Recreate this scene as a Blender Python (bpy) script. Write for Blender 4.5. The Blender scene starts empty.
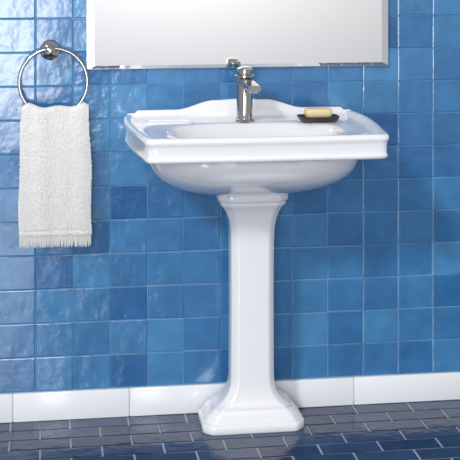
import bpy, bmesh, math, random
from mathutils import Vector, Matrix, noise
random.seed(7)
scene=bpy.context.scene
col=scene.collection
try:
    scene.view_settings.view_transform='Standard'
except Exception: pass

# ---------------- helpers ----------------
def link(o):
    col.objects.link(o); return o
def empty(name,loc=(0,0,0)):
    e=bpy.data.objects.new(name,None); e.location=loc; e.empty_display_size=.05
    return link(e)
def mesh_obj(name,verts,faces,mat=None,parent=None,smooth=True,angle=35):
    me=bpy.data.meshes.new(name); me.from_pydata([tuple(v) for v in verts],[],faces); me.validate()
    bm=bmesh.new(); bm.from_mesh(me); bmesh.ops.recalc_face_normals(bm,faces=bm.faces); bm.to_mesh(me); bm.free()
    if smooth:
        for p in me.polygons: p.use_smooth=True
        me.set_sharp_from_angle(angle=math.radians(angle))
    o=bpy.data.objects.new(name,me)
    if mat: me.materials.append(mat)
    link(o)
    if parent: o.parent=parent; o.matrix_parent_inverse=Matrix.Translation(-Vector(parent.location))
    return o
def loft(name,loops,mat,parent=None,cap0=True,cap1=True,closed=True,angle=35):
    n=len(loops[0]); V=[];F=[]
    for l in loops: V+=list(l)
    for i in range(len(loops)-1):
        for j in range(n if closed else n-1):
            k=(j+1)%n
            F.append((i*n+j,i*n+k,(i+1)*n+k,(i+1)*n+j))
    if cap0: F.append(tuple(range(n)))
    if cap1: F.append(tuple((len(loops)-1)*n+j for j in range(n)))
    return mesh_obj(name,V,F,mat,parent,True,angle)
def box(name,c,s,mat,parent=None,bev=0,seg=3):
    bm=bmesh.new(); bmesh.ops.create_cube(bm,size=1)
    for v in bm.verts: v.co=Vector((v.co.x*s[0]+c[0],v.co.y*s[1]+c[1],v.co.z*s[2]+c[2]))
    if bev: bmesh.ops.bevel(bm,geom=bm.edges[:],offset=bev,segments=seg,affect='EDGES',profile=.5)
    me=bpy.data.meshes.new(name); bm.to_mesh(me); bm.free()
    for p in me.polygons: p.use_smooth=bool(bev)
    if bev: me.set_sharp_from_angle(angle=math.radians(40))
    o=bpy.data.objects.new(name,me); me.materials.append(mat); link(o)
    if parent: o.parent=parent; o.matrix_parent_inverse=Matrix.Translation(-Vector(parent.location))
    return o
def tube(name,pts,radii,mat,parent=None,n=20,flat=1.0):
    pts=[Vector(p) for p in pts]; loops=[]
    T0=(pts[1]-pts[0]).normalized()
    up=Vector((1,0,0)) if abs(T0.x)<.9 else Vector((0,0,1))
    for i,p in enumerate(pts):
        T=(pts[min(i+1,len(pts)-1)]-pts[max(i-1,0)]).normalized()
        A=(up-T*up.dot(T)).normalized(); B=T.cross(A); up=A
        loops.append([p+A*math.cos(2*math.pi*j/n)*radii[i]+B*math.sin(2*math.pi*j/n)*radii[i]*flat for j in range(n)])
    return loft(name,loops,mat,parent)
def lathe(name,c,prof,mat,parent=None,axis='z',n=40):
    loops=[]
    for r,h in prof:
        l=[]
        for j in range(n):
            a=2*math.pi*j/n
            if axis=='z': l.append(Vector((c[0]+r*math.cos(a),c[1]+r*math.sin(a),c[2]+h)))
            else: l.append(Vector((c[0]+r*math.cos(a),c[1]-h,c[2]+r*math.sin(a))))
        loops.append(l)
    return loft(name,loops,mat,parent)

# ---------------- materials ----------------
def mat(name,base=(.8,.8,.8),rough=.4,metal=0,**k):
    m=bpy.data.materials.new(name); m.use_nodes=True
    b=m.node_tree.nodes['Principled BSDF']
    b.inputs['Base Color'].default_value=(*base,1); b.inputs['Roughness'].default_value=rough
    b.inputs['Metallic'].default_value=metal
    for kk,v in k.items(): b.inputs[kk].default_value=v
    return m
def add_bump(m,scale,strength,dist=.002,detail=2,coord='Object',stretch=None):
    nt=m.node_tree; b=nt.nodes['Principled BSDF']
    tc=nt.nodes.new('ShaderNodeTexCoord'); nz=nt.nodes.new('ShaderNodeTexNoise')
    nz.inputs['Scale'].default_value=scale; nz.inputs['Detail'].default_value=detail
    bp=nt.nodes.new('ShaderNodeBump'); bp.inputs['Strength'].default_value=strength; bp.inputs['Distance'].default_value=dist
    nt.links.new(tc.outputs[coord],nz.inputs['Vector']); nt.links.new(nz.outputs['Fac'],bp.inputs['Height'])
    nt.links.new(bp.outputs['Normal'],b.inputs['Normal'])
    return nz,bp
def tile_mat(name,rough,bscale,bstr,bdist,var=.12,mottle=9):
    m=mat(name,rough=rough); nt=m.node_tree; b=nt.nodes['Principled BSDF']
    at=nt.nodes.new('ShaderNodeAttribute'); at.attribute_name='tilecol'
    tc=nt.nodes.new('ShaderNodeTexCoord'); nz=nt.nodes.new('ShaderNodeTexNoise'); nz.inputs['Scale'].default_value=mottle; nz.inputs['Detail'].default_value=4
    mr=nt.nodes.new('ShaderNodeMapRange'); mr.inputs['From Min'].default_value=.3; mr.inputs['From Max'].default_value=.7
    mr.inputs['To Min'].default_value=1-var; mr.inputs['To Max'].default_value=1+var
    hs=nt.nodes.new('ShaderNodeHueSaturation')
    nt.links.new(tc.outputs['Object'],nz.inputs['Vector']); nt.links.new(nz.outputs['Fac'],mr.inputs['Value'])
    nt.links.new(mr.outputs['Result'],hs.inputs['Value']); nt.links.new(at.outputs['Color'],hs.inputs['Color'])
    nt.links.new(hs.outputs['Color'],b.inputs['Base Color'])
    add_bump(m,bscale,bstr,bdist,3)
    return m
M_ceramic=mat('white_ceramic',(.84,.85,.88),.08,0,**{'Coat Weight':.5,'Coat Roughness':.03})
M_chrome=mat('polished_chrome',(.46,.445,.42),.10,1)
M_mirror=mat('mirror_glass',(.97,.97,.97),.02,1)
M_mirror_edge=mat('mirror_edge',(.55,.57,.6),.25,1)
M_grout=mat('wall_grout',(.15,.32,.50),.85); add_bump(M_grout,200,.3)
M_fgrout=mat('floor_grout',(.46,.52,.60),.85); add_bump(M_fgrout,200,.3)
M_tile=tile_mat('blue_wall_tile',.18,19,.45,.007,.14,16)
M_tile.node_tree.nodes['Principled BSDF'].inputs['Coat Weight'].default_value=.6
M_tile.node_tree.nodes['Principled BSDF'].inputs['Coat Roughness'].default_value=.09
M_ftile=tile_mat('slate_floor_tile',.15,30,.3,.004,.2,20)
M_base=mat('white_glazed_tile',(.84,.86,.90),.12); add_bump(M_base,18,.2,.004)
M_white=mat('white_plaster',(.88,.875,.86),.8); add_bump(M_white,60,.1)
M_soap=mat('soap_bar',(.78,.63,.38),.45,0,**{'Subsurface Weight':.2,'Subsurface Radius':(.01,.006,.003)})
M_dish=mat('dark_soap_dish',(.035,.022,.018),.25)
M_towel=mat('white_terry',(.80,.80,.79),.95,0,**{'Sheen Weight':.12})
nz,bp=add_bump(M_towel,420,1.0,.004,3)
M_drain=mat('drain_chrome',(.7,.7,.7),.15,1)

# ---------------- tiled surfaces ----------------
def tiles(name,rects,axis,mat_,gap,bev,colf,tilt=0.0,lift=.004,bed=None,bedmat=None,bedoff=0.0):
    V=[];F=[];C=[];MI=[]
    for (u0,u1,v0,v1) in rects:
        u0+=gap/2;u1-=gap/2;v0+=gap/2;v1-=gap/2
        if u1-u0<bev*2.5 or v1-v0<bev*2.5: continue
        b0=len(V); tu=random.gauss(0,tilt); tv=random.gauss(0,tilt); cu=(u0+u1)/2; cv=(v0+v1)/2
        c=colf(cu,cv)
        for k,(d,h) in enumerate(((0,0),(0,lift*.55),(bev*.3,lift*.85),(bev,lift))):
            for (u,v) in ((u0+d,v0+d),(u1-d,v0+d),(u1-d,v1-d),(u0+d,v1-d)):
                hh=h+(tu*(u-cu)+tv*(v-cv) if k else 0)
                V.append((u,-hh,v) if axis=='y' else (u,v,hh-lift))
        for k in range(3):
            for j in range(4):
                jj=(j+1)%4
                F.append((b0+4*k+j,b0+4*k+jj,b0+4*k+4+jj,b0+4*k+4+j))
        F.append((b0+12,b0+13,b0+14,b0+15))
        MI+=[0]*13
        C+= [c]*16
    if bed:
        (x0,x1,y0,y1,z0,z1)=bed; b=len(V)
        for zz in (z0,z1):
            for (xx,yy) in ((x0,y0),(x1,y0),(x1,y1),(x0,y1)): V.append((xx,yy,zz)); C.append((.5,.5,.5))
        for f in ((0,3,2,1),(4,5,6,7),(0,1,5,4),(1,2,6,5),(2,3,7,6),(3,0,4,7)):
            F.append(tuple(b+q for q in f)); MI.append(1)
    me=bpy.data.meshes.new(name); me.from_pydata(V,[],F)
    for p,m_ in zip(me.polygons,MI): p.material_index=m_
    bm=bmesh.new(); bm.from_mesh(me); bmesh.ops.recalc_face_normals(bm,faces=bm.faces); bm.to_mesh(me); bm.free()
    at=me.color_attributes.new('tilecol','FLOAT_COLOR','POINT')
    for i,c in enumerate(C): at.data[i].color=(*c,1)
    me.materials.append(mat_)
    if bedmat: me.materials.append(bedmat)
    o=bpy.data.objects.new(name,me); return link(o)

def lerp(a,b,t): return tuple(a[i]+(b[i]-a[i])*t for i in range(3))
def wallcol(u,v):
    t=min(1,max(0,random.gauss(.5,.23)))
    return lerp((.015,.103,.290),(.060,.228,.450),t)
def floorcol(u,v):
    t=min(1,max(0,random.gauss(.4,.3)))
    return lerp((.011,.026,.074),(.036,.068,.150),t)
rects=[]
X0=-.127; TW=.0995; Z0=.077; TH=.0904
for i in range(-16,17):
    for j in range(0,18):
        rects.append((X0+i*TW,X0+(i+1)*TW,Z0+j*TH,Z0+(j+1)*TH))
tiles('wall_back',rects,'y',M_tile,.0016,.0026,wallcol,tilt=.010,lift=.0036,bed=(-1.75,1.6,-.0014,.1,0,1.72),bedmat=M_grout)
base=empty('baseboard_back')
for i in range(-5,6):
    box('baseboard_tile',(.034+.309*i+.1545,-.008,.0385),(.3065,.012,.0755),M_base,base,.002,2)
box('baseboard_bed',(0,-.004,.037),(3.2,.006,.072),M_white,base)
# floor
frects=[]; FL=.155; FD=.0655
r=0; y=-.010
while y>-4.9:
    off=(FL/2 if r%2 else 0)+.03
    for i in range(-11,11):
        frects.append((off+i*FL,off+(i+1)*FL,y-FD,y))
    y-=FD; r+=1
tiles('floor',frects,'z',M_ftile,.0042,.002,floorcol,tilt=.005,lift=.0026,bed=(-1.8,1.8,-5.05,.02,-.10,-.0019),bedmat=M_fgrout)
WX0,WX1,WZ0,WZ1=-1.55,-.50,.25,2.15
wf=empty('wall_front',(0,-5.05,0))
box('panel_left',((-1.8+WX0)/2,-5.05,1.3),(WX0+1.8,.1,2.6),M_white,wf)
box('panel_right',((1.8+WX1)/2,-5.05,1.3),(1.8-WX1,.1,2.6),M_white,wf)
box('panel_under',((WX0+WX1)/2,-5.05,WZ0/2),(WX1-WX0,.1,WZ0),M_white,wf)
box('panel_over',((WX0+WX1)/2,-5.05,(WZ1+2.6)/2),(WX1-WX0,.1,2.6-WZ1),M_white,wf)

# ---------------- sink ----------------
SX=.026
sink=empty('pedestal_sink',(SX,-.24,0))
CY=-.245
half=[(0,0),(.310,0),(.319,-.06),(.323,-.14),(.321,-.21),(.315,-.29),(.306,-.37),(.299,-.43),(.2955,-.458),(.2935,-.470),(.288,-.478),(.276,-.481),(.15,-.485),(0,-.487)]
def densify(poly,step):
    out=[]
    for a,b in zip(poly[:-1],poly[1:]):
        L=math.dist(a,b); n=max(1,int(L/step))
        for k in range(n): out.append((a[0]+(b[0]-a[0])*k/n,a[1]+(b[1]-a[1])*k/n))
    out.append(poly[-1]); return out
hd=densify(half,.012)
outl=[(x,y) for x,y in hd]+[(-x,y) for x,y in reversed(hd[1:-1])]
A=.324;B=.245
def rim(d,z,zf=None,back=0):
    l=[]
    for x,y in outl:
        xx=x*(A-d)/A; yy=CY+(y-CY)*(B-d)/B
        if y>-.001: yy=-.006-back
        l.append(Vector((SX+xx,min(yy,-.006),z)))
    return l
def sup(a,b,cy,z,n=2.4,ymax=-.006):
    l=[]
    for x,y in outl:
        th=math.atan2((y-CY)/B,x/A); c=math.cos(th); s=math.sin(th)
        rr=(abs(c)**n+abs(s)**n)**(-1/n)
        l.append(Vector((SX+a*rr*c,min(cy+b*rr*s,ymax),z)))
    return l
RT=.814
loops=[]
for a,b,cy,z in ((.05,.04,-.11,.616),(.090,.07,-.115,.618),(.128,.088,-.128,.624),(.168,.118,-.153,.636),(.203,.146,-.183,.652),(.231,.170,-.207,.671),(.250,.185,-.224,.690),(.262,.195,-.233,.711),(.268,.199,-.238,.735),(.269,.2,-.238,.750)):
    loops.append(sup(a,b,cy,z))
loops.append(sup(.272,.203,-.238,.7525,3))
loops+= [rim(.018,.7535),rim(.008,.7545),rim(.0045,.757),rim(.0030,.761),rim(.0030,.764),rim(.0045,.767),rim(.005,.771),rim(.0045,.790),rim(.0030,.796),rim(.0010,.799),rim(0,.803),rim(.0003,.809),rim(.003,RT-.001),rim(.007,RT),
        rim(.014,RT-.0005,back=.012),rim(.019,RT-.003,back=.016),rim(.025,.8035,back=.02),rim(.032,.801,back=.025),rim(.05,.8005,back=.035)]
for a,b,z,n in ((.226,.150,.8015,3),(.220,.144,.799,2.8),(.214,.138,.792,2.6),(.205,.130,.775,2.4),(.185,.113,.735,2.2),(.145,.085,.695,2.1),(.09,.05,.675,2),(.03,.02,.668,2)):
    loops.append(sup(a,b,-.288,z,n))
basin=loft('basin',loops,M_ceramic,sink,angle=60)
def zback(x):
    ax=abs(x)
    def ss(t): t=max(0,min(1,t)); return t*t*(3-2*t)
    z=.824
    z+=.024*ss((.175-ax)/.105)
    z+=.003*ss((.065-ax)/.065)
    z-=.008*ss((ax-.278)/.010)
    return z
xs=[-.306+.612*i/120 for i in range(121)]
lp=[]
for x in xs:
    z=zback(x); 
    lp.append([Vector((SX+x,yy,zz)) for yy,zz in ((-.006,.79),(-.006,z-.002),(-.008,z),(-.017,z),(-.021,z-.001),(-.023,z-.004),(-.0235,z-.010),(-.027,max(.803,z-.016)),(-.031,.806),(-.043,.800),(-.043,.79))])
loft('back_ledge',lp,M_ceramic,sink,angle=50)
def ring_rail(name,cx,cy,w,d,z,r):
    pts=[]; n=48
    for k in range(n+1):
        a=2*math.pi*k/n; c=math.cos(a); s=math.sin(a); q=(abs(c)**5+abs(s)**5)**(-1/5)
        pts.append((SX+cx+w*q*c,cy+d*q*s,z))
    tube(name,pts,[r]*(n+1),M_ceramic,sink,n=10)
ring_rail('tray_rib_l',-.205,-.098,.062,.030,.8010,.0035)
ring_rail('tray_rib_r',.205,-.098,.062,.030,.8010,.0035)
lathe('drain',(SX,-.288,.667),[(.0,.0),(.022,.001),(.022,.004),(.016,.006),(.001,.006)],M_drain,sink)
# pedestal
PX=SX+.0145
def sec(hw,yb,yf,ch,z,r=.25):
    P=[(-hw,yb),(-hw,yf+ch),(-hw+ch,yf),(hw-ch,yf),(hw,yf+ch),(hw,yb)]
    n=len(P); out=[]
    for i in range(n):
        p0=Vector(P[i-1]);p=Vector(P[i]);p1=Vector(P[(i+1)%n])
        d=min(.008,(p0-p).length*r,(p1-p).length*r)
        a=p+(p0-p).normalized()*d; b=p+(p1-p).normalized()*d
        for k in range(5):
            t=k/4; q=a*(1-t)**2+p*2*t*(1-t)+b*t*t
            out.append(Vector((PX+q.x,q.y,z)))
    return out
prof=[
(.133,-.045,-.178,.022,.000),(.135,-.043,-.180,.023,.003),(.135,-.043,-.180,.023,.020),(.133,-.044,-.178,.022,.023),
(.128,-.046,-.174,.022,.025),(.126,-.047,-.173,.022,.029),(.122,-.050,-.171,.021,.038),(.115,-.054,-.169,.020,.047),(.107,-.058,-.167,.020,.053),(.103,-.060,-.166,.019,.056),
(.103,-.060,-.166,.019,.061),(.097,-.062,-.164,.019,.063),(.089,-.066,-.162,.018,.068),(.081,-.070,-.160,.018,.075),(.073,-.073,-.158,.017,.084),(.066,-.076,-.156,.016,.095),(.061,-.078,-.155,.016,.107),(.0585,-.079,-.154,.016,.119),(.0575,-.080,-.154,.016,.135),
(.0570,-.080,-.154,.016,.35),(.0575,-.080,-.155,.016,.48),(.0590,-.079,-.157,.016,.525),(.064,-.072,-.161,.017,.552),(.072,-.060,-.166,.020,.571),(.081,-.046,-.172,.023,.583),(.086,-.038,-.176,.025,.588),(.087,-.037,-.177,.026,.591),
(.087,-.037,-.177,.026,.597),(.091,-.034,-.180,.027,.599),(.093,-.033,-.182,.027,.603),(.093,-.033,-.182,.027,.615),(.091,-.034,-.180,.027,.619),(.087,-.037,-.177,.026,.622),(.085,-.038,-.176,.026,.640)]
loft('pedestal',[sec(*p) for p in prof],M_ceramic,sink,angle=40)

# ---------------- faucet ----------------
FX,FY,FZ=SX-.004,-.118,.8020
FH=.004
f=empty('basin_mixer_faucet',(FX,FY,FZ))
lathe('faucet_body',(FX,FY,FZ),[(.001,0),(.0250,0),(.0255,.003),(.0240,.006),(.0215,.008),(.0212,.012),(.0212,.116+FH),(.0200,.118+FH),(.001,.119+FH)],M_chrome,f)
def spsec(t):
    L=.118; ang=math.radians(4); w=.0175-.001*t; h=.0095-.002*t
    cx=FX+math.sin(ang)*L*t; cy=FY-math.cos(ang)*L*t; cz=FZ+.1050+FH-.010*t
    out=[]; N=32; n=6
    for k in range(N):
        a=2*math.pi*k/N; c=math.cos(a); s=math.sin(a); q=(abs(c)**n+abs(s)**n)**(-1/n)
        out.append(Vector((cx+math.cos(ang)*w*q*c,cy+math.sin(ang)*w*q*c,cz+h*q*s)))
    return out
loft('faucet_spout',[spsec(t/10) for t in range(11)],M_chrome,f,angle=50)
lathe('faucet_aerator',(FX+.007,FY-.104,FZ+.083+FH),[(.001,0),(.0105,0),(.0115,.002),(.0115,.010),(.001,.012)],M_drain,f)
lathe('faucet_collar',(FX,FY,FZ+.1135+FH),[(.001,0),(.0250,0),(.0270,.001),(.0270,.005),(.0250,.006),(.001,.006)],M_chrome,f)
lathe('faucet_cap',(FX,FY,FZ+.1195+FH),[(.001,0),(.0175,0),(.0175,.001),(.0195,.002),(.0200,.004),(.0195,.014),(.0175,.018),(.001,.019)],M_chrome,f)
tube('faucet_lever',[(FX-.002,FY+.008,FZ+.133+FH),(FX-.001,FY-.004,FZ+.1365+FH),(FX,FY-.022,FZ+.139+FH),(FX+.001,FY-.040,FZ+.140+FH),(FX+.001,FY-.048,FZ+.140+FH)],[.014,.0165,.0155,.0135,.011],M_chrome,f,n=24,flat=.35)

# ---------------- soap dish + soap ----------------
DX,DY,DZ=SX+.189,-.142,.8047
d=empty('soap_dish',(DX,DY,DZ))
def rr(cx,cy,w,dd,z,n=4,N=48):
    l=[]
    for k in range(N):
        a=2*math.pi*k/N;c=math.cos(a);s=math.sin(a);q=(abs(c)**n+abs(s)**n)**(-1/n)
        l.append(Vector((cx+w*q*c,cy+dd*q*s,z)))
    return l
loft('dish',[rr(DX,DY,.046,.028,DZ,5),rr(DX,DY,.049,.031,DZ+.001,5),rr(DX,DY,.053,.035,DZ+.008,5),rr(DX,DY,.055,.037,DZ+.0115,5),rr(DX,DY,.054,.036,DZ+.0125,5),rr(DX,DY,.051,.033,DZ+.0115,5),rr(DX,DY,.045,.028,DZ+.007,5),rr(DX,DY,.01,.01,DZ+.0065,5)],M_dish,d,angle=60)
s=empty('soap_bar',(DX-.002,DY,DZ+.006))
q=DX+.000; e=DZ-.0005
loft('bar',[rr(q,DY,.029,.017,e+.0085,5),rr(q,DY,.034,.021,e+.011,5),rr(q,DY,.036,.023,e+.017,5),rr(q,DY,.036,.023,e+.025,5),rr(q,DY,.034,.021,e+.0305,5),rr(q,DY,.030,.017,e+.0325,5),rr(q,DY,.024,.012,e+.0320,5),rr(q,DY,.005,.004,e+.0315,5)],M_soap,s,angle=70)

# ---------------- mirror ----------------
mi=empty('bevelled_wall_mirror',(.03,-.01,1.25))
x0,x1,z0,z1=-.387,.439,.9365,1.60
def rl(x0,x1,z0,z1,y): return [Vector((x0,y,z0)),Vector((x1,y,z0)),Vector((x1,y,z1)),Vector((x0,y,z1))]
bv=.018
loft('glass',[rl(x0,x1,z0,z1,-.009),rl(x0,x1,z0,z1,-.0165),rl(x0+bv,x1-bv,z0+bv*.45,z1-bv,-.0175)],M_mirror,mi,angle=1)
box('backing',((x0+x1)/2,-.0075,(z0+z1)/2),(x1-x0+.003,.004,z1-z0+.003),M_mirror_edge,mi)

# ---------------- towel ring ----------------
RX,RZ,RY,RR=-.478,.906,-.052,.089
tr=empty('towel_ring',(RX,RY,RZ))
lathe('wall_rosette',(-.486,-.006,.988),[(.001,0),(.026,0),(.027,.004),(.025,.008),(.018,.012),(.012,.015),(.010,.020),(.010,.038),(.0135,.041),(.0145,.048),(.0135,.055),(.008,.059),(.001,.060)],M_chrome,tr,axis='y')
pts=[(RX+RR*math.sin(a),RY+.004*math.cos(a),RZ+RR*math.cos(a)) for a in [2*math.pi*k/80 for k in range(81)]]
tube('ring',pts,[.0048]*81,M_chrome,tr,n=16)
tw=empty('hand_towel',(-.475,-.06,.7))
TX=-.473
NU=170; top_n=14
def fold(u,s):
    return .0022*math.sin(u*5.5+.6)+.0010*math.sin(u*11+s*2+1.3)+.0012*math.sin(u*3+s*6)
zb=.506
def ztop(u): return .828+.013*(abs(u)**2)+.003*math.sin(u*7+1)-.012*max(0,abs(u)-.85)/.15
def hw(z):
    t=(z-zb)/(.85-zb); t=max(0,min(1,t)); return .0945-.0085*t**3
NB=40; NF=140
path=[]
for i in range(NB+1): path.append(('b',i/NB))
for i in range(1,top_n): path.append(('t',i/top_n))
for i in range(NF+1): path.append(('f',i/NF))
V=[];F=[]
for kind,t in path:
    for j in range(NU+1):
        u=-1+2*j/NU; zt=ztop(u)
        if kind=='b':
            z=(zb+.02)+(zt-zb-.02)*t; y=RY+.014-.002*t+fold(u,z)*.3; 
        elif kind=='t':
            a=math.pi*t; z=zt+.012*math.sin(a); y=RY+.012*math.cos(a)+fold(u,z)*(.3+.7*t)
        else:
            z=zt+(zb-zt)*t; y=RY-.012+fold(u,z)*(1.0)-.003*math.sin(math.pi*min(1,t*3)*.5)
        w=hw(z); x=TX+u*w+.0015*math.sin(z*30)*abs(u)
        n1=noise.noise(Vector((x*330,z*330,y*60)))*.0021+noise.noise(Vector((x*120,z*150,5)))*.0010+noise.noise(Vector((x*25,z*30,9)))*.001
        if kind=='f' and .515<z<.520: n1-=.0015
        y+= -n1 if kind!='b' else n1*.3
        x+= noise.noise(Vector((0,z*200,abs(u)*3)))*.0018*(abs(u)**8)
        V.append((x,y,z))
n=NU+1
for i in range(len(path)-1):
    for j in range(NU):
        F.append((i*n+j,i*n+j+1,(i+1)*n+j+1,(i+1)*n+j))
to=mesh_obj('towel_cloth',V,F,M_towel,tw,True,180)
sm=to.modifiers.new('thick','SOLIDIFY'); sm.thickness=.004; sm.offset=0
V=[];F=[]
for j in range(74):
    u=-1+2*(j+.5)/74; x=TX+u*.0935; y=RY-.016+fold(u,zb); L=.034+random.uniform(-.002,.002)
    dx=random.gauss(0,.0010); w=.0010
    segs=5; b=len(V)
    for k in range(segs+1):
        t=k/segs; r=w*(1.0+.35*math.sin(t*3.1)) if k<segs else w*.6
        cx=x+dx*t*t; cz=zb+.003-L*t; cy=y+random.gauss(0,.0004)
        for q in range(6):
            a=q*math.pi/3; V.append((cx+r*math.cos(a),cy+r*math.sin(a),cz))
    for k in range(segs):
        for q in range(6):
            qq=(q+1)%6; F.append((b+k*6+q,b+k*6+qq,b+k*6+6+qq,b+k*6+6+q))
    F.append(tuple(b+segs*6+q for q in range(6)))
mesh_obj('towel_fringe',V,F,M_towel,tw)

# ---------------- lights ----------------
w=bpy.data.worlds.new('World'); scene.world=w; w.use_nodes=True
bg=w.node_tree.nodes['Background']; bg.inputs['Color'].default_value=(.92,.95,1,1); bg.inputs['Strength'].default_value=.50
sun=bpy.data.lights.new('sun','SUN'); sun.energy=1.4; sun.angle=math.radians(6); sun.color=(1,.975,.94)
so=bpy.data.objects.new('sun',sun); link(so)
so.rotation_euler=Vector((.58,.80,-.60)).to_track_quat('-Z','Y').to_euler()
def area(name,loc,target,sx,sy,e,c=(1,1,1)):
    ar=bpy.data.lights.new(name,'AREA'); ar.shape='RECTANGLE'; ar.size=sx; ar.size_y=sy; ar.energy=e; ar.color=c
    ao=bpy.data.objects.new(name,ar); link(ao); ao.location=loc
    ao.rotation_euler=(Vector(target)-Vector(loc)).to_track_quat('-Z','Y').to_euler(); return ao
area('window_daylight',((WX0+WX1)/2,-4.99,(WZ0+WZ1)/2),((WX0+WX1)/2,0,(WZ0+WZ1)/2),WX1-WX0,WZ1-WZ0,84,(.97,.98,1))
area('added_mirror_fill',(.3,-3.7,2.5),(.3,-5.0,.7),1.6,.3,62,(1,.98,.95))  # added fill light, brightens the front wall that the mirror reflects
sp=bpy.data.lights.new('added_sunpatch_spot','SPOT'); sp.energy=170; sp.spot_size=math.radians(22); sp.spot_blend=1.0; sp.shadow_soft_size=.18; sp.color=(1,.98,.96)  # added spot, stands in for a sunbeam patch on the upper-left tiles
spo=bpy.data.objects.new('added_sunpatch_spot',sp); link(spo); spo.location=(-1.35,-3.2,2.35)
spo.rotation_euler=(Vector((-.66,0,1.12))-spo.location).to_track_quat('-Z','Y').to_euler()

# ---------------- camera ----------------
cam=bpy.data.cameras.new('camera'); co=bpy.data.objects.new('camera',cam); link(co)
cam.sensor_width=36; cam.lens=1300/460*36; cam.shift_y=-285/460; cam.clip_start=.05
a=math.radians(8.16); Z=3.546
co.location=(-Z*math.sin(a),-Z*math.cos(a),1.268)
co.rotation_euler=(math.radians(90),0,-a)
scene.camera=co
